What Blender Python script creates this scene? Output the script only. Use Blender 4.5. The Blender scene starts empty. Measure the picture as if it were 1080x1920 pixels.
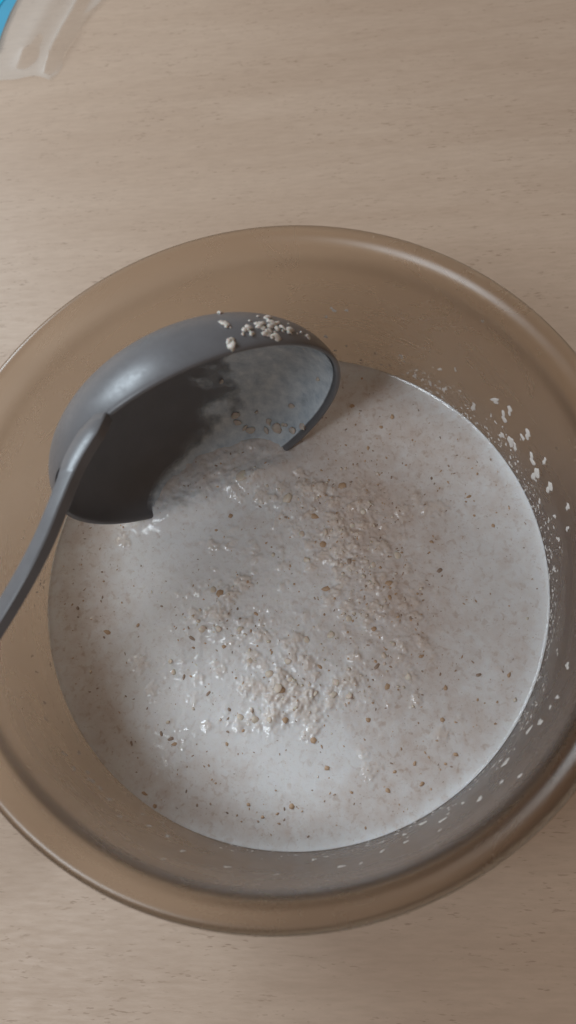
import bpy, bmesh, math, random
import numpy as np
from mathutils import Vector, Matrix
from mathutils.bvhtree import BVHTree

S = bpy.context.scene
COL = S.collection
rng = np.random.default_rng(11)
random.seed(11)

# ------------------------------------------------------------------ camera
PITCH, ROLL, FPX = 0.3329, 0.1026, 1550.0        # solved from the two circles (bowl rim and milk line)
RIM_Z, MILK_Z = 0.095, 0.0328                    # metres above the tabletop
cp, sp, cr, sr = math.cos(PITCH), math.sin(PITCH), math.cos(ROLL), math.sin(ROLL)
CAM_R = np.array([[cr, 0, sr], [0, 1, 0], [-sr, 0, cr]]) @ np.array([[1, 0, 0], [0, cp, -sp], [0, sp, cp]])
CAM_P = np.array([0.028, -0.0727, RIM_Z + 0.223])
cam_d = bpy.data.cameras.new('camera')
cam_d.sensor_fit = 'VERTICAL'
cam_d.sensor_height = 24.0
cam_d.lens = 24.0 * FPX / 1920.0
cam_d.clip_start, cam_d.clip_end = 0.01, 20
cam_d.dof.use_dof = True
cam_d.dof.focus_distance = 0.295
cam_d.dof.aperture_fstop = 8.0
cam = bpy.data.objects.new('camera', cam_d)
COL.objects.link(cam)
m4 = Matrix([list(CAM_R[i]) + [CAM_P[i]] for i in range(3)] + [[0, 0, 0, 1]])
cam.matrix_world = m4
S.camera = cam

# ------------------------------------------------------------------ light: one window to the left, dim warm room
w = bpy.data.worlds.new('World')
S.world = w
w.use_nodes = True
bg = w.node_tree.nodes['Background']
bg.inputs[0].default_value = (1.0, 0.77, 0.61, 1)
bg.inputs[1].default_value = 0.175


def window(name, loc, aim, sx, sy, energy, color):
    d = bpy.data.lights.new(name, 'AREA')
    d.shape = 'RECTANGLE'
    d.size, d.size_y = sx, sy
    d.energy = energy
    d.color = color
    o = bpy.data.objects.new(name, d)
    COL.objects.link(o)
    o.location = loc
    o.rotation_euler = (Vector(aim) - Vector(loc)).to_track_quat('-Z', 'Y').to_euler()


window('window_light', (-.335, -.215, .66), (0, 0, .05), .21, .20, 1.6, (0.82, 0.92, 1.0))
window('far_window_light', (-.74, .56, .66), (0, 0, .05), .42, .42, 7.2, (0.77, 0.905, 1.0))
S.view_settings.view_transform = 'Standard'
S.view_settings.look = 'None'
S.view_settings.exposure = 0.1
S.view_settings.gamma = 1.0
S.render.engine = 'CYCLES'
S.cycles.use_denoising = True
S.cycles.max_bounces = 14
S.cycles.transmission_bounces = 12
S.cycles.transparent_max_bounces = 16
S.cycles.sample_clamp_indirect = 4.0


# ------------------------------------------------------------------ helpers
def ray(x, y):
    d = CAM_R @ np.array([(x - 540) / FPX, -(y - 960) / FPX, -1.0])
    return d


def at_z(x, y, z):
    d = ray(x, y)
    return CAM_P + d * ((z - CAM_P[2]) / d[2])


def hash2(ix, iy, seed):
    h = (ix.astype(np.int64) * 374761393 + iy.astype(np.int64) * 668265263 + seed * 974634777) & 0x7fffffff
    h = ((h ^ (h >> 13)) * 1274126177) & 0x7fffffff
    return ((h ^ (h >> 16)) & 0xffff) / 65535.0


def vnoise(x, y, seed=0):
    x0, y0 = np.floor(x), np.floor(y)
    fx, fy = x - x0, y - y0
    fx, fy = fx * fx * (3 - 2 * fx), fy * fy * (3 - 2 * fy)
    a, b = hash2(x0, y0, seed), hash2(x0 + 1, y0, seed)
    c, d = hash2(x0, y0 + 1, seed), hash2(x0 + 1, y0 + 1, seed)
    return (a * (1 - fx) + b * fx) * (1 - fy) + (c * (1 - fx) + d * fx) * fy


def fbm(x, y, o=4, seed=0):
    s, a, t = 0, 0.5, 0
    for k in range(o):
        s = s + a * vnoise(x * 2 ** k + 17.3 * k, y * 2 ** k - 9.1 * k, seed + k)
        t += a
        a *= 0.5
    return s / t


def mesh_obj(name, verts, faces, mats, parent=None, smooth=True):
    me = bpy.data.meshes.new(name)
    me.from_pydata([tuple(v) for v in verts], [], [tuple(int(i) for i in f) for f in faces])
    me.update()
    if smooth:
        me.polygons.foreach_set('use_smooth', [True] * len(me.polygons))
    for m in (mats if isinstance(mats, (list, tuple)) else [mats]):
        me.materials.append(m)
    o = bpy.data.objects.new(name, me)
    COL.objects.link(o)
    if parent:
        o.parent = parent
    return o


def link_copy(name, me, mw, parent):
    o = bpy.data.objects.new(name, me)
    COL.objects.link(o)
    o.parent = parent
    o.matrix_basis = mw
    return o


def fattr(o, name, vals):
    a = o.data.attributes.new(name, 'FLOAT', 'POINT')
    a.data.foreach_set('value', np.asarray(vals, dtype=np.float32))


def tag(o, label, cat, group=None, kind=None):
    if label: o['label'] = label
    if cat: o['category'] = cat
    if group: o['group'] = group
    if kind: o['kind'] = kind


def grid_faces(nu, nv, wrap_v=True):
    f = []
    for i in range(nu - 1):
        for j in range(nv if wrap_v else nv - 1):
            k = (j + 1) % nv
            f.append((i * nv + j, i * nv + k, (i + 1) * nv + k, (i + 1) * nv + j))
    return f


def spline(pts, n):
    """Catmull-Rom through pts, n samples per span."""
    P = np.array(pts, float)
    Q = np.vstack([2 * P[0] - P[1], P, 2 * P[-1] - P[-2]])
    out = []
    for i in range(len(P) - 1):
        a, b, c, d = Q[i:i + 4]
        for t in np.linspace(0, 1, n, endpoint=False):
            out.append(0.5 * (2 * b + (c - a) * t + (2 * a - 5 * b + 4 * c - d) * t * t + (3 * b - a - 3 * c + d) * t ** 3))
    out.append(P[-1])
    return np.array(out)


class NT:
    def __init__(s, name):
        s.m = bpy.data.materials.new(name)
        s.m.use_nodes = True
        s.t = s.m.node_tree
        s.p = s.t.nodes['Principled BSDF']
        s.out = s.t.nodes['Material Output']

    def n(s, typ, **kw):
        nd = s.t.nodes.new(typ)
        for k, v in kw.items():
            if k.startswith('i_'):
                nd.inputs[k[2:].replace('_', ' ')].default_value = v
            else:
                setattr(nd, k, v)
        return nd

    def l(s, a, b):
        s.t.links.new(a, b)

    def ramp(s, src, stops):
        r = s.n('ShaderNodeValToRGB')
        el = r.color_ramp.elements
        while len(el) < len(stops): el.new(0.5)
        for e, (p, c) in zip(el, stops):
            e.position = p
            e.color = c if len(c) == 4 else (*c, 1)
        s.l(src, r.inputs[0])
        return r.outputs[0]

    def mix(s, fac, a, b, mode='MIX'):
        x = s.n('ShaderNodeMix', data_type='RGBA', blend_type=mode)
        for sock, v in ((x.inputs[0], fac), (x.inputs[6], a), (x.inputs[7], b)):
            if isinstance(v, (int, float)): sock.default_value = v
            elif isinstance(v, tuple): sock.default_value = (*v, 1) if len(v) == 3 else v
            else: s.l(v, sock)
        return x.outputs[2]

    def math(s, op, a, b=0.0, clamp=False):
        x = s.n('ShaderNodeMath', operation=op, use_clamp=clamp)
        for sock, v in ((x.inputs[0], a), (x.inputs[1], b)):
            if isinstance(v, (int, float)): sock.default_value = v
            else: s.l(v, sock)
        return x.outputs[0]

    def noise(s, scale, detail=4, rough=.5, vec=None, dist=0):
        x = s.n('ShaderNodeTexNoise')
        x.inputs['Scale'].default_value = scale
        x.inputs['Detail'].default_value = detail
        x.inputs['Roughness'].default_value = rough
        x.inputs['Distortion'].default_value = dist
        if vec is not None: s.l(vec, x.inputs['Vector'])
        return x.outputs['Fac']

    def coords(s, scale=(1, 1, 1), rot=(0, 0, 0)):
        tc = s.n('ShaderNodeTexCoord')
        mp = s.n('ShaderNodeMapping')
        mp.inputs['Scale'].default_value = scale
        mp.inputs['Rotation'].default_value = rot
        s.l(tc.outputs['Object'], mp.inputs['Vector'])
        return mp.outputs['Vector']

    def bump(s, h, strength=.3, dist=.001):
        b = s.n('ShaderNodeBump')
        b.inputs['Strength'].default_value = strength
        b.inputs['Distance'].default_value = dist
        s.l(h, b.inputs['Height'])
        s.l(b.outputs['Normal'], s.p.inputs['Normal'])

    def attr(s, name):
        a = s.n('ShaderNodeAttribute', attribute_name=name)
        return a.outputs['Fac']


# ------------------------------------------------------------------ materials
def mat_table():
    k = NT('beech_wood')
    rot = (0, 0, math.radians(2.0))
    streak = k.noise(1.0, 5, .55, k.coords((7, 75, 20), rot), .6)
    broad = k.noise(1.0, 3, .5, k.coords((3, 16, 5), rot), .4)
    fine = k.noise(1.0, 4, .6, k.coords((110, 620, 60), rot))
    pores = k.noise(1.0, 2, .5, k.coords((260, 1250, 100), rot))
    patch = k.noise(1.0, 3, .5, k.coords((40, 180, 60), rot))
    c = k.ramp(broad, [(.3, (.54, .395, .295)), (.7, (.62, .47, .36))])
    c2 = k.ramp(streak, [(.28, (.40, .27, .18)), (.72, (.66, .51, .39))])
    c = k.mix(.20, c, c2)
    f = k.ramp(fine, [(.3, (.93, .92, .91)), (.7, (1.04, 1.04, 1.04))])
    c = k.mix(1.0, c, f, 'MULTIPLY')
    p = k.ramp(pores, [(.61, (0, 0, 0)), (.70, (1, 1, 1))])
    pm = k.ramp(patch, [(.42, (0, 0, 0)), (.62, (1, 1, 1))])
    p = k.mix(1.0, p, pm, 'MULTIPLY')
    p = k.math('MULTIPLY', p, .50)
    c = k.mix(p, c, (.25, .155, .10))
    k.l(c, k.p.inputs['Base Color'])
    r = k.ramp(fine, [(.3, (.50, .50, .50)), (.7, (.40, .40, .40))])
    k.l(r, k.p.inputs['Roughness'])
    k.p.inputs['Specular IOR Level'].default_value = .35
    h = k.math('SUBTRACT', fine, p)
    k.bump(h, .18, .0004)
    return k.m


def mat_glass():
    k = NT('smoky_amber_glass')
    k.p.inputs['Base Color'].default_value = (.97, .95, .92, 1)
    k.p.inputs['Transmission Weight'].default_value = 1.0
    k.p.inputs['Roughness'].default_value = .25
    k.p.inputs['Specular IOR Level'].default_value = .3
    va = k.n('ShaderNodeVolumeAbsorption')
    va.inputs['Color'].default_value = (.60, .455, .285, 1)
    va.inputs['Density'].default_value = 225
    k.l(va.outputs[0], k.out.inputs['Volume'])
    k.p.inputs['IOR'].default_value = 1.46
    n = k.noise(300, 3, .5, k.coords())
    sm = k.noise(22, 5, .65, k.coords((1, 1, 2.5)), 1.2)
    k.l(k.ramp(sm, [(.35, (.24, .24, .24)), (.68, (.30, .30, .30))]), k.p.inputs['Roughness'])
    # dried milky film low on the inside wall, a stain that stays with the bowl
    film = k.attr('film')
    fn = k.noise(220, 5, .65, k.coords((1, 1, 1)))
    f = k.math('MULTIPLY', film, k.ramp(fn, [(.3, (.35, .35, .35)), (.7, (1, 1, 1))]), True)
    d = k.n('ShaderNodeBsdfPrincipled')
    d.inputs['Base Color'].default_value = (.34, .27, .225, 1)
    d.inputs['Roughness'].default_value = .3
    mx = k.n('ShaderNodeMixShader')
    k.l(f, mx.inputs[0])
    k.l(k.p.outputs[0], mx.inputs[1])
    k.l(d.outputs[0], mx.inputs[2])
    k.l(mx.outputs[0], k.out.inputs['Surface'])
    return k.m


def mat_milk():
    k = NT('milky_porridge')
    bran, lump = k.attr('bran'), k.attr('lump')  # bran mask browns for painted shade as well as real bran
    v = k.coords()
    n1 = k.noise(260, 5, .6, v)
    n2 = k.noise(900, 4, .6, v)
    b = k.math('ADD', bran, k.math('MULTIPLY', k.math('SUBTRACT', n1, .5), .9), True)
    c = k.mix(b, (.82, .805, .80), (.63, .515, .45))
    c = k.mix(k.math('MULTIPLY', lump, .5), c, (.77, .64, .54))
    g = k.ramp(n2, [(.60, (1, 1, 1)), (.74, (.72, .60, .50))])
    c = k.mix(k.math('ADD', k.math('MULTIPLY', bran, .5), .3), c, k.mix(1.0, c, g, 'MULTIPLY'))
    n3 = k.noise(430, 3, .55, v, .5)
    spot = k.ramp(n3, [(.55, (0, 0, 0)), (.70, (1, 1, 1))])
    c = k.mix(k.math('MULTIPLY', spot, k.math('ADD', k.math('MULTIPLY', bran, .45), .24)), c, (.47, .33, .245))
    n4 = k.noise(1500, 2, .5, v)
    sp2 = k.ramp(n4, [(.68, (0, 0, 0)), (.76, (1, 1, 1))])
    c = k.mix(k.math('MULTIPLY', sp2, .45), c, (.33, .22, .16))
    k.l(c, k.p.inputs['Base Color'])
    k.p.inputs['Roughness'].default_value = .16
    r = k.math('ADD', k.math('MULTIPLY', n1, .10), .03)
    k.l(r, k.p.inputs['Roughness'])
    k.p.inputs['IOR'].default_value = 1.42
    k.p.inputs['Subsurface Weight'].default_value = .25
    k.p.inputs['Subsurface Radius'].default_value = (1.0, .8, .6)
    k.p.inputs['Subsurface Scale'].default_value = .0015
    h = k.math('ADD', k.math('MULTIPLY', n1, .6), k.math('MULTIPLY', n2, .4))
    k.bump(h, .22, .0006)
    return k.m


def mat_plastic():
    k = NT('dark_grey_plastic')
    v = k.coords()
    n = k.noise(600, 3, .6, v)
    c = k.ramp(k.noise(60, 4, .6, v), [(.3, (.135, .134, .142)), (.7, (.165, .163, .172))])
    k.l(c, k.p.inputs['Base Color'])
    k.l(k.ramp(n, [(.3, (.30, .30, .30)), (.7, (.42, .42, .42))]), k.p.inputs['Roughness'])
    k.p.inputs['Specular IOR Level'].default_value = .6
    k.bump(n, .06, .0003)
    return k.m


def mat_simple(name, col, rough=.4, spec=.5, var=.25, scale=900, sss=0, bump=.2):
    k = NT(name)
    n = k.noise(scale, 4, .6, k.coords())
    lo_ = tuple(x * (1 - var) for x in col)
    hi_ = tuple(min(1, x * (1 + var)) for x in col)
    k.l(k.ramp(n, [(.3, lo_), (.7, hi_)]), k.p.inputs['Base Color'])
    k.p.inputs['Roughness'].default_value = rough
    k.p.inputs['Specular IOR Level'].default_value = spec
    if sss:
        k.p.inputs['Subsurface Weight'].default_value = sss
        k.p.inputs['Subsurface Scale'].default_value = .001
    if bump: k.bump(n, bump, .0003)
    return k.m


def mat_film():
    k = NT('thin_milk_film')
    a = k.attr('cover')
    v = k.coords()
    n = k.noise(210, 5, .65, v)
    k.l(k.ramp(n, [(.3, (.46, .56, .66)), (.7, (.80, .88, .94))]), k.p.inputs['Base Color'])
    k.p.inputs['Roughness'].default_value = .09
    n_f = k.noise(420, 4, .6, v)
    k.bump(n_f, .5, .0006)
    t = k.n('ShaderNodeBsdfTransparent')
    mx = k.n('ShaderNodeMixShader')
    f = k.math('ADD', a, k.math('MULTIPLY', k.math('SUBTRACT', n, .5), .5), True)
    f = k.math('MULTIPLY', f, k.math('MULTIPLY', a, 1.35), True)
    f = k.ramp(f, [(.08, (0, 0, 0)), (.80, (.95, .95, .95))])
    k.l(f, mx.inputs[0])
    k.l(t.outputs[0], mx.inputs[1])
    k.l(k.p.outputs[0], mx.inputs[2])
    k.l(mx.outputs[0], k.out.inputs['Surface'])
    return k.m


def mat_bag(name, tint, opac, rough=.12):
    k = NT(name)
    k.p.inputs['Base Color'].default_value = (*tint, 1)
    k.p.inputs['Roughness'].default_value = rough
    t = k.n('ShaderNodeBsdfTransparent')
    t.inputs[0].default_value = (.96, .96, .96, 1)
    fr = k.n('ShaderNodeFresnel')
    fr.inputs['IOR'].default_value = 1.5
    n = k.noise(45, 4, .6, k.coords())
    k.bump(n, .1, .002)
    f = k.math('ADD', k.math('MULTIPLY', fr.outputs[0], opac * 8), k.math('MULTIPLY', n, opac * 2), True)
    mx = k.n('ShaderNodeMixShader')
    k.l(f, mx.inputs[0])
    k.l(t.outputs[0], mx.inputs[1])
    k.l(k.p.outputs[0], mx.inputs[2])
    k.l(mx.outputs[0], k.out.inputs['Surface'])
    return k.m


M_TABLE, M_GLASS, M_MILK, M_PLAST, M_FILM = mat_table(), mat_glass(), mat_milk(), mat_plastic(), mat_film()
M_OAT = mat_simple('wet_oat', (.76, .65, .54), .22, .5, .12, 700, .2)
M_CRUMB = mat_simple('pale_oat_crumb', (.66, .60, .54), .35, .5, .1, 700, .2)
M_BRAN = mat_simple('bran_flake', (.52, .345, .22), .4, .4, .35, 500)
M_BRAN2 = mat_simple('dark_bran_flake', (.37, .265, .20), .4, .4, .35, 500)
M_SPLASH = mat_simple('dried_splash', (.76, .70, .65), .3, .5, .1, 600)
M_SPLASH.node_tree.nodes['Principled BSDF'].inputs['Alpha'].default_value = .92
M_BLACK = mat_simple('gap_shade_black', (.02, .018, .02), .6, .3, .1)  # black standing for shade in the gap by the handle

# ------------------------------------------------------------------ table
bm = bmesh.new()
bmesh.ops.create_cube(bm, size=1)
for v in bm.verts:
    v.co = Vector((v.co.x * 1.7, v.co.y * 1.1, v.co.z * .026))
bmesh.ops.bevel(bm, geom=bm.edges[:], offset=.003, segments=3, affect='EDGES', profile=.6)
me = bpy.data.meshes.new('wooden_table')
bm.to_mesh(me)
bm.free()
me.materials.append(M_TABLE)
table = bpy.data.objects.new('wooden_table', me)
COL.objects.link(table)
table.location = (.12, .12, -.013)
tag(table, 'pale beech wood tabletop with fine horizontal grain beneath the brown bowl', 'table')

# ------------------------------------------------------------------ bowl (one glass moulding)
inner = [(.0, .0065), (.045, .0065), (.070, .0080), (.0800, .0125), (.0862, .0215), (.0890, .0328), (.0915, .050),
         (.0936, .068), (.0948, .080), (.0954, .0850), (.0963, .0892), (.0979, .0922)]
lip = [(.1000, .0940), (.1020, .0949), (.1037, .0948), (.1049, .0936), (.1049, .0922), (.1036, .0914)]
outer = [(.1018, .0906), (.1000, .0892), (.0988, .0865), (.0982, .080), (.0968, .068), (.0947, .050), (.0922, .0328), (.0894, .0200), (.0830, .0085),
         (.0740, .0030), (.062, .0012), (.056, .0004), (.053, .0012), (.045, .0020), (.0, .0020)]
prof = spline(inner + lip + outer, 5)
prof[:, 0] = np.maximum(prof[:, 0], 0)
prof = prof[(prof[:, 0] > 1e-4)]
NS = 160
ang = np.linspace(0, 2 * np.pi, NS, endpoint=False)
ca, sa = np.cos(ang), np.sin(ang)
V = np.stack([np.outer(prof[:, 0], ca), np.outer(prof[:, 0], sa), np.repeat(prof[:, 1][:, None], NS, 1)], 2).reshape(-1, 3)
F = [f[::-1] for f in grid_faces(len(prof), NS)]
i0, i1 = len(V), len(V) + 1
V = np.vstack([V, [[0, 0, prof[0, 1]]], [[0, 0, prof[-1, 1]]]])
last = (len(prof) - 1) * NS
for j in range(NS):
    k_ = (j + 1) % NS
    F.append((i0, j, k_))
    F.append((i1, last + k_, last + j))
bowl = mesh_obj('glass_bowl', V, F, M_GLASS)
bm = bmesh.new(); bm.from_mesh(bowl.data); bmesh.ops.recalc_face_normals(bm, faces=bm.faces[:]); bm.to_mesh(bowl.data); bm.free()
tag(bowl, 'smoky brown translucent glass mixing bowl with a rolled rim holding the porridge', 'bowl')
n_in = len(inner) * 5 - 5
film = np.zeros(len(V))
for i in range(n_in):
    z = prof[i, 1]
    for j in range(NS):
        a = ang[j]
        top = .0130 + .004 * math.cos(a + .3) + .0016 * math.sin(5 * a + 1) + .0012 * math.sin(11 * a)
        d = z - MILK_Z
        f = max(0, min(1, (top - d) / .0015)) if d > -.003 else 0
        film[i * NS + j] = f * (.15 + .10 * math.cos(a + .5))
fattr(bowl, 'film', film)
zz, rr = prof[:n_in, 1], prof[:n_in, 0]


def r_in(z): return np.interp(z, zz[5:], rr[5:])


def wall_hit(x, y):
    d = ray(x, y)
    lo_, prev = None, None
    for t in np.linspace(.15, .45, 1200):
        P = CAM_P + d * t
        if P[2] > RIM_Z: continue
        if P[2] < .01: break
        if math.hypot(P[0], P[1]) > r_in(P[2]) and prev is not None and math.hypot(prev[0], prev[1]) <= r_in(prev[2]):
            return P
        prev = P
    return None


# ------------------------------------------------------------------ porridge: closed body with a lumpy top
RM = float(r_in(MILK_Z)) + .00012
G = 720
ax = np.linspace(-RM * 1.01, RM * 1.01, G)
X, Y = np.meshgrid(ax, ax, indexing='ij')
Rr = np.minimum(np.hypot(X, Y), RM)
DX = ax[1] - ax[0]
Z = np.zeros_like(X)


def g(px, py, s, sy=None, rot=0):
    P = at_z(px, py, MILK_Z)
    s = s * .0002
    sy = (sy * .0002) if sy else s
    c_, s_ = math.cos(rot), math.sin(rot)
    dx, dy = X - P[0], Y - P[1]
    u, v = dx * c_ + dy * s_, -dx * s_ + dy * c_
    return np.exp(-.5 * ((u / s) ** 2 + (v / sy) ** 2))


wx = (fbm(X * 90, Y * 90, 3, 5) - .5) * .010
wy = (fbm(X * 90, Y * 90, 3, 9) - .5) * .010
# where the stirred clump breaks the surface
clump = (.95 * g(650, 960, 60, 45) + .9 * g(545, 935, 45, 22) + .85 * g(665, 1060, 35, 70) + .8 * g(740, 1180, 40, 80) + .95 * g(575, 1290, 75, 35)
         + .42 * g(540, 1140, 130, 110) + .75 * g(405, 1110, 36, 18) + .5 * g(340, 1250, 34, 22) + .6 * g(455, 895, 30, 18) + .6 * g(480, 1350, 50, 16)
         + .6 * g(420, 1180, 60, 18) + .4 * g(330, 1390, 25, 30))
nz = fbm(X * 160, Y * 160, 4, 21)
clump = np.clip(clump * (.35 + 1.3 * nz), 0, 1)
# bran-rich film between clean milk, with bowl wall and ladle shade painted in
bran = .36 + 0 * X
bran += .22 * g(160, 1200, 50, 230) + .15 * g(300, 1520, 110, 60, .5)  # left band: amber shade of the bowl wall put into the colour
bran += .18 * g(740, 800, 110, 70) + .42 * g(640, 930, 80, 50) + .38 * g(760, 1130, 50, 110) + .35 * g(690, 1010, 50, 60)  # brown here is partly the ladle's shadow, painted
bran += .22 * g(800, 1430, 130, 80) + .15 * g(650, 1540, 120, 30) + .15 * g(900, 870, 60, 60)
bran -= .40 * g(300, 1110, 60, 130) + .35 * g(420, 1060, 130, 60) + .35 * g(420, 1350, 130, 90) + .25 * g(600, 1430, 130, 60)
bran -= .25 * g(900, 1150, 50, 120) + .2 * g(940, 1010, 40, 90) + .2 * g(520, 1180, 120, 120) + .4 * g(430, 950, 110, 30)
edge = np.clip((Rr - (RM - .006)) / .006, 0, 1)
bran -= .45 * edge
n2_ = fbm(X * 120 + wx * 300, Y * 120 + wy * 300, 5, 33)
bran = np.clip(bran + (n2_ - .5) * .7, 0, 1)
Z += .0005 * (fbm(X * 60, Y * 60, 3, 2) - .5) + .00022 * (fbm(X * 400, Y * 400, 3, 4) - .5) * (.3 + clump)
Z += .0016 * clump * fbm(X * 120, Y * 120, 3, 41)
lump = np.zeros_like(X)


bumps = []
cand = 0
while len(bumps) < 850 and cand < 60000:
    cand += 1
    r_ = RM * .97 * math.sqrt(random.random())
    t_ = random.random() * 2 * math.pi
    bx, by = r_ * math.cos(t_), r_ * math.sin(t_)
    i, j = int((bx - ax[0]) / DX), int((by - ax[0]) / DX)
    if random.random() < clump[i, j] ** 1.3 + .012:
        big = random.random() ** 5
        bumps.append((bx, by, .00055 + .0019 * big, (.00022 + .0010 * big) * (.35 + .65 * clump[i, j]), random.random() * 3.14, .55 + .6 * random.random(), i, j))
Zb = np.zeros_like(X)
WA = fbm(X * 1000, Y * 1000, 3, 201) - .5
WB = fbm(X * 1000 + 50, Y * 1000, 3, 205) - .5
WC = fbm(X * 1500, Y * 1500, 3, 209)
for (bx, by, s, h, ro, asp, i, j) in bumps:
    di = int(s * 3 / DX) + 2
    sub = np.s_[max(0, i - di):i + di + 1, max(0, j - di):j + di + 1]
    dx, dy = X[sub] - bx, Y[sub] - by
    u, v = dx * math.cos(ro) + dy * math.sin(ro), (-dx * math.sin(ro) + dy * math.cos(ro)) / asp
    u, v = u + WA[sub] * s * 2.4, v + WB[sub] * s * 2.4
    q = (u * u + v * v) / (s * s)
    pr = h * (1.25 * np.clip(1 - q / 2.2, 0, 1)) * (.5 + 1.0 * WC[sub])
    Zb[sub] = np.maximum(Zb[sub], pr)
    lump[sub] = np.maximum(lump[sub], np.clip(pr / .0008, 0, 1))


def blur(A):
    A = (np.roll(A, 1, 0) + 2 * A + np.roll(A, -1, 0)) / 4
    return (np.roll(A, 1, 1) + 2 * A + np.roll(A, -1, 1)) / 4


Z += blur(blur(Zb)) + .0006 * clump * np.clip(fbm(X * 520, Y * 520, 3, 301) - .45, 0, 1) * 2
# milk dragged up where the ladle breaks the surface
drag = np.clip(g(400, 905, 85, 34, .45) + .8 * g(470, 860, 70, 24, .35) + .25 * g(262, 972, 30, 15, .4) + .4 * g(556, 826, 26, 14, .4) + .9 * g(296, 930, 30, 14, .9) + .9 * g(345, 868, 40, 16, .7) + .7 * g(430, 835, 50, 14, .1), 0, 1)
drag *= .75
Z += drag * (.0048 * np.clip(fbm(X * 150, Y * 150, 3, 331) - .34, 0, 1) + .0014 * fbm(X * 420, Y * 420, 3, 341))
Z += .0030 * g(330, 962, 45, 16, .35) + .0030 * g(500, 885, 45, 16, .35)
Z += .0011 * np.exp(-(RM - Rr) / .0011)                # meniscus climbing the glass
Z += MILK_Z


def samp(A, x, y):
    fx = np.clip((np.asarray(x) - ax[0]) / DX, 0, G - 1.001)
    fy = np.clip((np.asarray(y) - ax[0]) / DX, 0, G - 1.001)
    i, j = fx.astype(int), fy.astype(int)
    p, q = fx - i, fy - j
    return A[i, j] * (1 - p) * (1 - q) + A[i + 1, j] * p * (1 - q) + A[i, j + 1] * (1 - p) * q + A[i + 1, j + 1] * p * q


# square grid bent onto the disc: even cells everywhere
NG = 520
sq = np.linspace(-1, 1, NG)
SA, SB = np.meshgrid(sq, sq, indexing='ij')
big_a = np.abs(SA) > np.abs(SB)
rr_ = np.where(big_a, SA, SB)
safe = np.where(rr_ == 0, 1, rr_)
ph_ = np.where(big_a, (math.pi / 4) * SB / safe, math.pi / 2 - (math.pi / 4) * SA / safe)
ph_ = np.where(rr_ == 0, 0, ph_)
mx_, my_ = RM * rr_ * np.cos(ph_), RM * rr_ * np.sin(ph_)
topV = np.stack([mx_, my_, samp(Z, mx_, my_)], 2).reshape(-1, 3)
idx = np.arange(NG * NG).reshape(NG, NG)
Fm = np.stack([idx[:-1, :-1], idx[1:, :-1], idx[1:, 1:], idx[:-1, 1:]], 2).reshape(-1, 4).tolist()
ringi = np.concatenate([idx[:-1, 0], idx[-1, :-1], idx[:0:-1, -1], idx[0, :0:-1]])
NA = len(ringi)
a = np.arctan2(topV[ringi, 1], topV[ringi, 0])
VV = [topV]
zs = [.028, .020, .0125, .0085, .0075]
base = len(topV)
prev = ringi
for q, z in enumerate(zs):
    r_ = float(r_in(z)) - .0003 if q < 4 else .06
    VV.append(np.stack([r_ * np.cos(a), r_ * np.sin(a), np.full(NA, z)], 1))
    cur = base + np.arange(NA)
    Fm += np.stack([prev, cur, np.roll(cur, -1), np.roll(prev, -1)], 1).tolist()
    prev = cur
    base += NA
VV.append([[0, 0, .0075]])
Fm += [[base, prev[(j + 1) % NA], prev[j]] for j in range(NA)]
VV = np.vstack(VV)
porridge = mesh_obj('porridge', VV, Fm, M_MILK)
bm = bmesh.new(); bm.from_mesh(porridge.data); bmesh.ops.recalc_face_normals(bm, faces=bm.faces[:]); bm.to_mesh(porridge.data); bm.free()
pad = len(VV) - NG * NG
fattr(porridge, 'bran', np.concatenate([samp(bran, mx_, my_).ravel(), np.full(pad, .5)]))
fattr(porridge, 'lump', np.concatenate([samp(lump, mx_, my_).ravel(), np.zeros(pad)]))
tag(porridge, 'thin milky oat porridge with brown bran specks and a lumpy stirred middle filling the bowl', 'porridge')


def top_z(x, y):
    return float(samp(Z, x, y)), float(samp(clump, x, y)), float(samp(bran, x, y))


# flakes: a few shared meshes
def flake_mesh(name, mat, seed, flat=.25):
    r_ = random.Random(seed)
    n = 7
    top, bot = [], []
    for i in range(n):
        t = 2 * math.pi * i / n
        q = .7 + .5 * r_.random()
        top.append((.75 * q * math.cos(t), .55 * q * math.sin(t), flat * (.5 + .6 * r_.random())))
        bot.append((q * math.cos(t), .75 * q * math.sin(t), -flat * .4))
    V = top + bot + [(0, 0, flat * 1.3)]
    F = [(i, (i + 1) % n, 2 * n) for i in range(n)] + [(n + i, n + (i + 1) % n, (i + 1) % n, i) for i in range(n)]
    me = bpy.data.meshes.new(name)
    me.from_pydata(V, [], F)
    me.polygons.foreach_set('use_smooth', [True] * len(me.polygons))
    me.materials.append(mat)
    return me


def blob_mesh(name, mat, seed, flat=.7, sub=2, wob=.13):
    bm = bmesh.new()
    bmesh.ops.create_icosphere(bm, subdivisions=sub, radius=1)
    r_ = np.random.default_rng(seed)
    ks = r_.normal(size=(5, 3)) * 2.0
    ph = r_.random(5) * 6
    for v in bm.verts:
        s = 1 + wob * sum(math.sin(float(np.dot(k_, v.co)) + p_) for k_, p_ in zip(ks, ph))
        v.co = v.co * s
        v.co.z *= flat
    for f in bm.faces: f.smooth = True
    me = bpy.data.meshes.new(name)
    bm.to_mesh(me)
    bm.free()
    me.materials.append(mat)
    return me


BR = [flake_mesh('bran_flake', M_BRAN, s) for s in range(4)] + [flake_mesh('bran_flake', M_BRAN2, 9 + s) for s in range(3)]
OA = [blob_mesh('oat_lump', M_OAT, s, .6) for s in range(5)]


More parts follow.
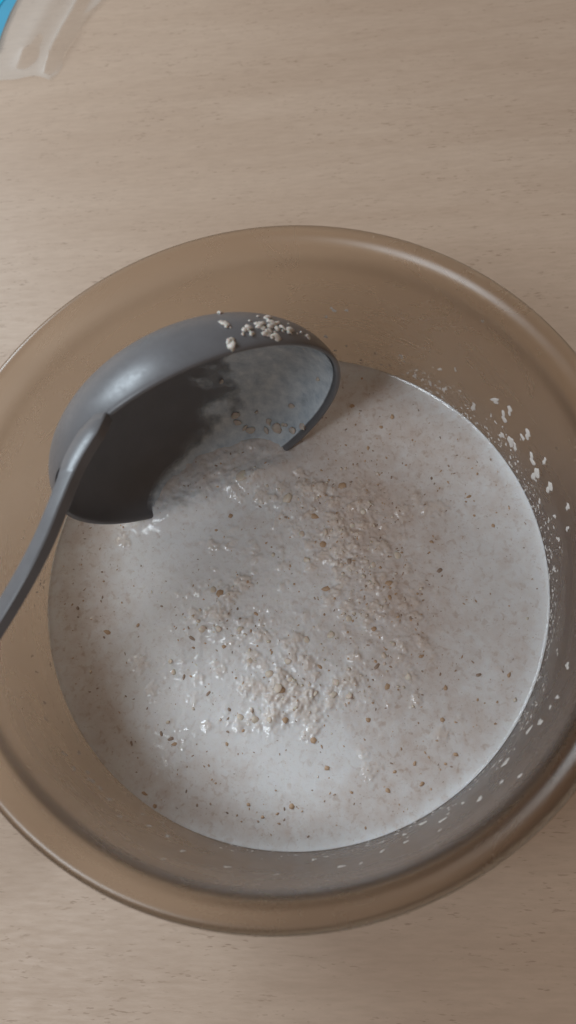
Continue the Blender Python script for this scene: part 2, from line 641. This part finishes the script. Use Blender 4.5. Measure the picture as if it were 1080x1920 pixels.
def splat_mesh(name, mat, seed, n=18, thick=.3):
    r_ = random.Random(seed)
    ph = [r_.random() * 6.3 for _ in range(4)]
    am = [r_.uniform(.1, .4), r_.uniform(.1, .32), r_.uniform(.05, .22), r_.uniform(.05, .15)]
    V, F = [], []
    for i, rho in enumerate((1.0, .93, .72, .4)):
        for j in range(n):
            t = 2 * math.pi * j / n
            q = 1 + sum(a_ * math.sin(k_ * t + p_) for a_, k_, p_ in zip(am, (2, 3, 5, 7), ph))
            q = max(.25, q)
            h = 0 if i == 0 else thick * (1 - rho ** 4) ** .5 * r_.uniform(.55, 1.15)
            V.append((q * rho * math.cos(t), q * rho * math.sin(t), h))
    F = grid_faces(4, n)
    V.append((0, 0, thick * r_.uniform(.5, 1)))
    F += [(len(V) - 1, 3 * n + j, 3 * n + (j + 1) % n) for j in range(n)]
    me = bpy.data.meshes.new(name)
    me.from_pydata(V, [], F)
    me.polygons.foreach_set('use_smooth', [True] * len(me.polygons))
    me.materials.append(mat)
    return me


def TRS(loc, s, rz, tilt=(0, 0)):
    m = Matrix.Translation(Vector(loc)) @ Matrix.Rotation(rz, 4, 'Z') @ Matrix.Rotation(tilt[0], 4, 'X') @ Matrix.Rotation(tilt[1], 4, 'Y')
    sx, sy, sz = (s, s, s) if isinstance(s, (int, float)) else s
    return m @ Matrix.Diagonal((sx, sy, sz, 1))


def pick(pw):
    while True:
        r_ = RM * .96 * math.sqrt(random.random())
        t_ = random.random() * 2 * math.pi
        x, y = r_ * math.cos(t_), r_ * math.sin(t_)
        z, c_, b_ = top_z(x, y)
        if random.random() < pw(c_, b_): return x, y, z, c_, b_


# flakes that can be picked out one by one, at the spots the photograph shows them
seen_bran = [(605, 1020, 9), (655, 1055, 8), (412, 1115, 11), (728, 1095, 8), (612, 1105, 8), (360, 1197, 6), (727, 1288, 7), (590, 968, 8),
             (540, 940, 7), (432, 966, 7), (546, 1512, 7), (727, 1482, 6), (792, 1470, 6), (612, 1440, 6), (777, 1432, 5), (530, 1295, 9),
             (535, 1350, 8), (586, 1387, 8), (640, 910, 9), (855, 1415, 6), (898, 1265, 6), (835, 1290, 6), (955, 1265, 6), (825, 1068, 7),
             (925, 985, 5), (810, 1015, 5), (700, 1180, 7), (707, 1250, 6), (730, 1120, 7), (145, 1140, 5), (200, 1185, 6), (258, 1172, 5),
             (245, 1393, 5), (320, 1385, 6), (326, 1395, 5), (302, 1375, 5), (390, 1300, 5), (420, 1212, 5), (430, 1330, 5), (345, 1270, 5),
             (270, 1488, 5), (290, 1512, 5), (465, 1508, 5), (880, 930, 5), (735, 780, 6), (715, 800, 5), (690, 840, 5), (660, 760, 5),
             (425, 1395, 4), (455, 1370, 4), (790, 1230, 6), (770, 1160, 6), (600, 1250, 6), (480, 1150, 5), (830, 1350, 6), (690, 1350, 6)]
for (px, py, s) in seen_bran:
    P = at_z(px, py, MILK_Z + .0006)
    z = top_z(P[0], P[1])[0]
    k_ = 0.00019 * s
    link_copy('bran_flake', random.choice(BR[:5] if s > 5 else BR), TRS((P[0], P[1], z + .00005), (k_ * (.8 + .5 * random.random()), k_ * (.7 + .4 * random.random()), k_ * .8), random.random() * 6,
              (random.uniform(-.3, .3), random.uniform(-.3, .3))), porridge)
seen_oat = [(540, 935, 14), (455, 895, 12), (565, 1000, 8), (575, 1050, 8), (400, 1105, 8), (520, 1290, 10), (545, 1275, 9), (625, 1300, 10), (655, 1305, 9),
            (450, 1180, 8), (380, 1180, 8), (410, 1180, 7), (655, 1160, 8), (610, 1000, 8), (680, 960, 8), (660, 985, 8), (505, 1265, 8), (590, 1300, 7),
            (630, 1280, 8), (540, 1240, 8), (470, 1240, 7), (480, 1350, 8), (450, 1345, 7), (505, 1350, 7), (320, 1240, 6), (325, 1260, 6), (720, 1230, 8),
            (765, 1270, 7), (620, 1190, 8), (575, 1200, 8), (745, 1040, 8), (700, 1060, 8), (640, 1060, 8)]
for (px, py, s) in seen_oat:
    P = at_z(px, py, MILK_Z + .0008)
    z = top_z(P[0], P[1])[0]
    k_ = 0.00014 * s
    link_copy('oat_lump', random.choice(OA), TRS((P[0], P[1], z + .0001), (k_ * random.uniform(.8, 1.3), k_ * random.uniform(.7, 1.1), k_ * random.uniform(.4, .65)), random.random() * 6, (random.uniform(-.3, .3), random.uniform(-.3, .3))), porridge)


def scatter(name, meshes, n, pw, smin, smax, mat_list, parent, sink=.00005):
    vs, fs, mi = [], [], []
    for _ in range(n):
        x, y, z, c_, b_ = pick(pw)
        me = random.choice(meshes)
        s = smin + (smax - smin) * random.random() ** 2.5
        m = TRS((x, y, z + sink), (s, s * random.uniform(.5, 1), s * random.uniform(.5, 1)), random.random() * 6.3, (random.uniform(-.4, .4), random.uniform(-.4, .4)))
        b0 = len(vs)
        vs += [m @ v.co for v in me.vertices]
        idx = mat_list.index(me.materials[0])
        for p in me.polygons:
            fs.append([b0 + i for i in p.vertices])
            mi.append(idx)
    o = mesh_obj(name, vs, fs, mat_list, parent)
    o.data.polygons.foreach_set('material_index', mi)
    o['kind'] = 'stuff'
    return o


scatter('fine_bran', BR, 1500, lambda c_, b_: .12 + .6 * b_ + .4 * c_,   .00013, .0008, [M_BRAN, M_BRAN2], porridge, .00001)
OA1 = [blob_mesh('oat_grain', M_OAT, 40 + s, .6, 1) for s in range(4)]
scatter('fine_oats', OA1, 380, lambda c_, b_: .02 + c_ ** 2, .00018, .0009, [M_OAT], porridge, 0)

# ------------------------------------------------------------------ ladle
LX, LY, LD, LANG, LTILT, LR = 381.7, 828.4, .2690, -.471, 1.1630, .05042
LP = CAM_P + ray(LX, LY) * LD
tow = -ray(LX, LY); tow /= np.linalg.norm(tow)
LU = CAM_R @ np.array([math.cos(LANG), -math.sin(LANG), 0]); LU -= tow * (LU @ tow); LU /= np.linalg.norm(LU)
LV = np.cross(tow, LU)
LN = math.cos(LTILT) * tow - math.sin(LTILT) * LV
LW = np.cross(LN, LU)
ladle = bpy.data.objects.new('ladle', None)
ladle.empty_display_size = .02
COL.objects.link(ladle)
tag(ladle, 'dark grey plastic soup ladle lying tilted on its side in the porridge', 'ladle')
KD, TH = .62, .0015


def cup_pt(th, ph, off=0.0):
    """th round the opening, ph 0 at the opening .. pi/2 at the bottom; off moves inwards."""
    r_ = LR - off
    d = LR * KD - off
    e = .92                                             # slightly squarer than an ellipsoid
    return LP + r_ * (math.cos(ph) ** e) * (math.cos(th) * LU + math.sin(th) * LW) - LN * d * math.sin(ph)


NT_, NP = 128, 40
phs = np.linspace(0, math.pi / 2 - .004, NP)
V, F = [], []
rows = [('o', p) for p in phs[::-1]] + [('r', q) for q in (.25, .5, .75)] + [('i', p) for p in phs]
for kind, p in rows:
    for j in range(NT_):
        th = 2 * math.pi * j / NT_
        if kind == 'o': V.append(cup_pt(th, p))
        elif kind == 'i': V.append(cup_pt(th, p, TH))
        else:
            off = TH * (1 - math.cos(math.pi * p)) / 2
            V.append(cup_pt(th, 0, off) + LN * .0007 * math.sin(math.pi * p))
F = grid_faces(len(rows), NT_)
for q, row in ((0, 0), (1, len(rows) - 1)):
    V.append(np.mean(V[row * NT_:(row + 1) * NT_], 0))
    for j in range(NT_):
        F.append((len(V) - 1, row * NT_ + j, row * NT_ + (j + 1) % NT_))
cup = mesh_obj('cup', V, F, M_PLAST, ladle)
bm = bmesh.new(); bm.from_mesh(cup.data); bmesh.ops.recalc_face_normals(bm, faces=bm.faces[:]); bm.to_mesh(cup.data)
cup_bvh = BVHTree.FromBMesh(bm)
bm.free()

# handle: flat bar that flares into a web on the cup's edge and lies over the bowl's rim
path = [(199, 776, .1075), (168, 815, .1120), (143, 862, .1130), (126, 905, .1125), (108, 950, .1118), (84, 1008, .1105), (54, 1068, .1092), (22, 1124, .1078),
        (-8, 1172, .1064), (-60, 1250, .1042), (-130, 1345, .1018), (-240, 1470, .1010), (-420, 1640, .1030), (-620, 1800, .1060), (-700, 1860, .1070)]
hp = np.array([at_z(*p) for p in path])
ths = np.linspace(1.2, 3.2, 400)
ring_p = np.array([cup_pt(t_, .02) for t_ in ths])
cc = (ring_p - CAM_P) @ CAM_R
k0 = int(np.argmin(np.hypot(540 - FPX * cc[:, 0] / cc[:, 2] - 197, 960 + FPX * cc[:, 1] / cc[:, 2] - 777)))
hp[0] = at_z(193, 784, ring_p[k0][2] - .0012)
hp[1] = at_z(170, 816, ring_p[k0][2] + .0014)
for q_, t_ in ((2, .0020), (3, .0022), (4, .0020), (5, .0008), (6, -.0010), (7, -.0034), (8, -.0062), (9, -.0112)):
    hp[q_] = at_z(path[q_][0], path[q_][1], ring_p[k0][2] + t_)
wid = np.array([.0048, .0080, .0072, .0056, .0052, .0054, .0057, .0059, .0062, .0070, .0084, .0092, .0110, .0120, .0090])
hp = spline(hp, 6)
wd = np.interp(np.linspace(0, 1, len(hp)), np.linspace(0, 1, len(wid)), wid)
V = []
sec = [(-.5, .36), (-.43, .47), (0, .52), (.43, .47), (.5, .36), (.5, -.42), (.44, -.5), (-.44, -.5), (-.5, -.42)]
for i in range(len(hp)):
    T = hp[min(i + 1, len(hp) - 1)] - hp[max(i - 1, 0)]
    T /= np.linalg.norm(T)
    up = np.array([-.42, .22, .88])
    up = up - T * (up @ T); up /= np.linalg.norm(up)
    side = np.cross(T, up)
    for (s_, t_) in sec:
        V.append(hp[i] + side * s_ * wd[i] + up * t_ * .0036)
ns = len(sec)
F = grid_faces(len(hp), ns)
F.append(tuple(range(ns)))
F.append(tuple((len(hp) - 1) * ns + j for j in range(ns)))
handle = mesh_obj('handle', V, F, M_PLAST, ladle)
bm = bmesh.new(); bm.from_mesh(handle.data); bmesh.ops.recalc_face_normals(bm, faces=bm.faces[:]); bm.to_mesh(handle.data); bm.free()
handle.data.set_sharp_from_angle(angle=math.radians(38))

# thin milk left inside the cup
V, F, cov = [], [], []
na, npn = 120, 44
for i in range(npn):
    ph = .03 + (math.pi / 2 - .06) * i / (npn - 1)
    for j in range(na):
        th = -2.3 + 3.7 * j / (na - 1)
        n_ = float(fbm(np.array(th * 3.0), np.array(ph * 4.0), 4, 61))
        Q = cup_pt(th, ph, TH)
        uu = float((Q - LP) @ LU) / LR
        low = min(1, max(0, 1 - (Q[2] - MILK_Z) / .020))
        ct = min(1, max(0, (uu - .10 + .55 * low + (n_ - .5) * .5) / .36))
        lip_ = .75 * min(1, max(0, 1 - (Q[2] - MILK_Z - .003 * n_) / .0040))
        ct *= min(1, max(.1, 1.0 - 1.0 * (float((Q - LP) @ LW) / LR - .05)))
        c_ = max(lip_, ct * (.85 + .4 * (n_ - .5)) * min(1, ph / .10 + .3))
        if i in (0, npn - 1) or j in (0, na - 1): c_ = 0
        cov.append(c_)
        V.append(cup_pt(th, ph, TH + .00015 + .0012 * c_ * n_))
F = grid_faces(npn, na, False)
film_o = mesh_obj('milk_film', V, F, M_FILM, ladle)
fattr(film_o, 'cover', cov)

CR = [blob_mesh('oat_crumb', M_CRUMB, 70 + s, .8, 2, .32) for s in range(6)]


def cup_hit(px, py):
    d = Vector(ray(px, py)).normalized()
    loc, nrm, idx, dist = cup_bvh.ray_cast(Vector(CAM_P), d)
    return loc, nrm


def stick(name, me, loc, nrm, s, parent, flat=1.0, stretch=1.0, rot=None):
    q = nrm.to_track_quat('Z', 'Y').to_matrix().to_4x4()
    m = Matrix.Translation(loc) @ q @ Matrix.Rotation(random.random() * 6.3 if rot is None else rot, 4, 'Z') @ Matrix.Diagonal((s * stretch, s / stretch ** .5, s * flat, 1))
    return link_copy(name, me, m, parent)


for (px, py, s) in [(413, 582, 8), (419, 607, 10), (436, 648, 12), (432, 640, 8), (486, 608, 9), (492, 616, 7), (508, 606, 9), (500, 628, 8), (516, 632, 10),
                    (530, 616, 8), (520, 606, 7), (576, 632, 7), (504, 596, 6), (540, 622, 6),
                    (414, 712, 6), (520, 800, 11), (440, 776, 8), (446, 790, 7), (500, 806, 7), (548, 758, 6), (600, 708, 7), (570, 800, 9), (552, 806, 8), (480, 770, 6), (505, 790, 8), (535, 795, 7),
                    (572, 652, 6), (460, 800, 6), (470, 806, 8)]:
    for dy in (0, 3, 6, 9, 12, 16):
        loc, nrm = cup_hit(px, py + dy)
        if loc: break
    if loc:
        if nrm.dot(Vector(CAM_P) - loc) < 0: nrm = -nrm
        stick('oat_crumb', random.choice(CR), loc + nrm * (.0002 if py < 660 and px != 600 else .0010), nrm, .00012 * s, ladle, .7, random.uniform(1, 1.35))

for _ in range(34):
    px, py = random.gauss(508, 38), random.gauss(615, 9)
    py += (px - 505) ** 2 / 700 * .5
    loc, nrm = cup_hit(px, py)
    if loc:
        if nrm.dot(Vector(CAM_P) - loc) < 0: nrm = -nrm
        stick('oat_crumb', random.choice(CR), loc + nrm * .0001, nrm, random.uniform(.00025, .0008), ladle, .9, random.uniform(.9, 1.2))
# black patch painted in for the shaded gap between handle root and cup
loc, nrm = cup_hit(112, 892)
if loc:
    bm = bmesh.new()
    dirv = (cup_hit(116, 872)[0] - cup_hit(106, 910)[0]).normalized()
    dirv = (dirv - nrm * dirv.dot(nrm)).normalized()
    sd = nrm.cross(dirv)
    rings = [(1.0, .0002), (.86, .0006), (.72, .0001)]
    vs = []
    for (k_, h_) in rings:
        for j in range(20):
            t = 2 * math.pi * j / 20
            vs.append(loc + dirv * (.0062 * k_ * math.cos(t)) + sd * (.0011 * k_ * math.sin(t)) + nrm * h_)
    fs = grid_faces(3, 20) + [tuple(range(40, 60))]
    bm.free()
    mesh_obj('gap_shade', vs, fs, M_BLACK, ladle)

# ------------------------------------------------------------------ splashes dried on the bowl's inside wall
SP = [splat_mesh('porridge_splash', M_SPLASH, 90 + s) for s in range(9)]
big = [(752, 667, 5), (778, 705, 7), (807, 718, 6), (833, 730, 7), (825, 692, 5), (854, 693, 4), (888, 763, 9), (929, 751, 10), (956, 769, 9), (945, 782, 10), (921, 779, 4), (941, 816, 8),
       (958, 828, 12), (966, 838, 8), (990, 814, 11), (980, 820, 7), (998, 861, 11), (1021, 865, 7), (1005, 889, 14), (1031, 914, 12), (1012, 940, 6), (1065, 950, 8), (1040, 968, 5), (1064, 991, 6),
       (1047, 1011, 6), (1039, 1068, 6), (1064, 1248, 8), (1045, 1307, 6), (1032, 1326, 5), (1013, 1354, 9), (992, 1369, 9), (948, 1430, 10), (941, 1466, 6), (975, 1455, 6), (900, 1498, 8), (868, 1506, 5),
       (830, 1538, 8), (793, 1544, 9), (825, 1557, 4), (758, 1565, 6), (761, 1579, 6), (717, 1596, 6), (640, 1625, 7), (589, 1612, 6), (677, 1619, 4), (519, 1640, 4),
       (83, 1318, 5), (86, 1349, 5), (120, 1413, 6), (148, 1411, 6), (139, 1441, 6), (164, 1448, 6), (171, 1464, 8), (188, 1478, 6), (204, 1499, 6), (225, 1531, 5), (280, 1549, 6), (315, 1568, 6),
       (343, 1596, 6), (308, 1611, 4), (426, 1626, 6), (625, 581, 6), (650, 582, 4), (612, 594, 4), (611, 631, 5), (905, 602, 3), (60, 1230, 4), (68, 1260, 4)]


def wall_n(P):
    z = P[2]
    dr = (r_in(z + .002) - r_in(z - .002)) / .004
    h = math.hypot(P[0], P[1])
    return Vector((-P[0] / h, -P[1] / h, float(dr))).normalized()


for (px, py, s) in big:
    P = wall_hit(px, py)
    if P is None: continue
    n_ = wall_n(P)
    q = n_.to_track_quat('Z', 'Y')
    stick('porridge_splash', random.choice(SP), Vector(P) + n_ * .00005, n_, .000155 * s, bowl, .5, random.uniform(1.0, 1.5), random.uniform(-.5, .5) + math.pi / 2)
# crumbs too small to single out, in the wetted band
vs, fs = [], []
SP1 = [splat_mesh('speck', M_SPLASH, 120 + s, 9) for s in range(5)]
for _ in range(1100):
    t = random.gauss(.15, .75) if random.random() < .6 else random.uniform(0, 6.283)
    dz = abs(random.gauss(0, .0062)) + .0006
    if dz > .02: continue
    z = MILK_Z + dz
    r_ = float(r_in(z))
    P = Vector((r_ * math.cos(t), r_ * math.sin(t), z))
    n_ = wall_n(P)
    s = .00012 + .00045 * random.random() ** 3
    m = Matrix.Translation(P) @ n_.to_track_quat('Z', 'Y').to_matrix().to_4x4() @ Matrix.Rotation(random.random() * 6, 4, 'Z') @ Matrix.Diagonal((s * random.uniform(1, 1.6), s, s * .6, 1))
    me = random.choice(SP1)
    b0 = len(vs)
    vs += [m @ v.co for v in me.vertices]
    fs += [[b0 + i for i in p.vertices] for p in me.polygons]
sp_o = mesh_obj('fine_splashes', vs, fs, M_SPLASH, bowl)
sp_o['kind'] = 'stuff'

# ------------------------------------------------------------------ clear plastic bag, far left corner of the picture
M_BAG = mat_bag('clear_film', (.80, .765, .72), .03, .38)
M_BLUE = mat_bag('blue_print', (.10, .42, .62), .42, .2)
M_CYAN = mat_bag('cyan_print', (.02, .55, .80), .48, .2)
A0, A1 = at_z(165, -10, 0), at_z(85, 140, 0)
corner = at_z(60, 152, 0)
ux = np.array([1.0, 0.02]); uy = np.array([0.0, 1.0])
nu, nv = 90, 90
bx0, by0 = corner[0] - .15, corner[1]
axis = (A0 - A1)[:2]; axl = np.linalg.norm(axis); axis /= axl


def bag_h(x, y):
    d = np.array([x, y]) - A1[:2]
    al = d @ axis
    pr = d[0] * axis[1] - d[1] * axis[0]
    rise = min(1, max(0, (al + .002) / .012))
    h = .0052 * math.exp(-(pr / .0028) ** 2) * rise
    h += .0030 * math.exp(-((pr + .016) / .006) ** 2) * rise
    h += .0018 * float(fbm(np.array(x * 40), np.array(y * 40), 3, 71)) * min(1, max(0, (y - corner[1] + .001) / .02))
    e = min(1, max(0, (y - corner[1]) / .004))
    return .0005 + h + .0006 * (1 - e)


V, F = [], []
for i in range(nu):
    for j in range(nv):
        v_ = i / (nu - 1) * .16
        right = np.interp(v_, [0, .01, .03, .06, .16], [A1[0] + .004, A1[0] + .0085, A1[0] + .0135, A0[0] + .016, A0[0] + .03])
        right += .0012 * math.sin(v_ * 260) * min(1, v_ / .01)
        left = bx0
        x = left + (right - left) * j / (nv - 1)
        y = by0 + v_ + .0022 * math.sin(x * 120) + .001 * math.sin(x * 310)
        V.append((x, y, bag_h(x, y) if j < nv - 1 else .0005))
F = [f[::-1] for f in grid_faces(nu, nv, False)]
bag = mesh_obj('plastic_bag', V, F, M_BAG)
tag(bag, 'crumpled clear plastic bag with blue print lying on the table beyond the bowl', 'bag')
B0, B1 = at_z(30, -5, .003), at_z(-6, 84, .003)


def print_patch(name, mat, o0, o1, wleft, lift):
    V = []
    n1, n2 = 24, 16
    ext = (o0 - o1)
    for i in range(n1):
        t = -.05 + 2.2 * i / (n1 - 1)
        e = o1 + ext * t
        e[0] += .004 * (t - .5) ** 2 - .001
        for j in range(n2):
            x = e[0] - wleft * j / (n2 - 1)
            V.append((x, e[1], bag_h(x, e[1]) + lift))
    return mesh_obj(name, V, grid_faces(n1, n2, False), mat, bag)


print_patch('blue_print', M_BLUE, B0, B1, .07, .0005)
print_patch('cyan_print', M_CYAN, at_z(8, -5, .003), at_z(-12, 30, .003), .05, .0010)
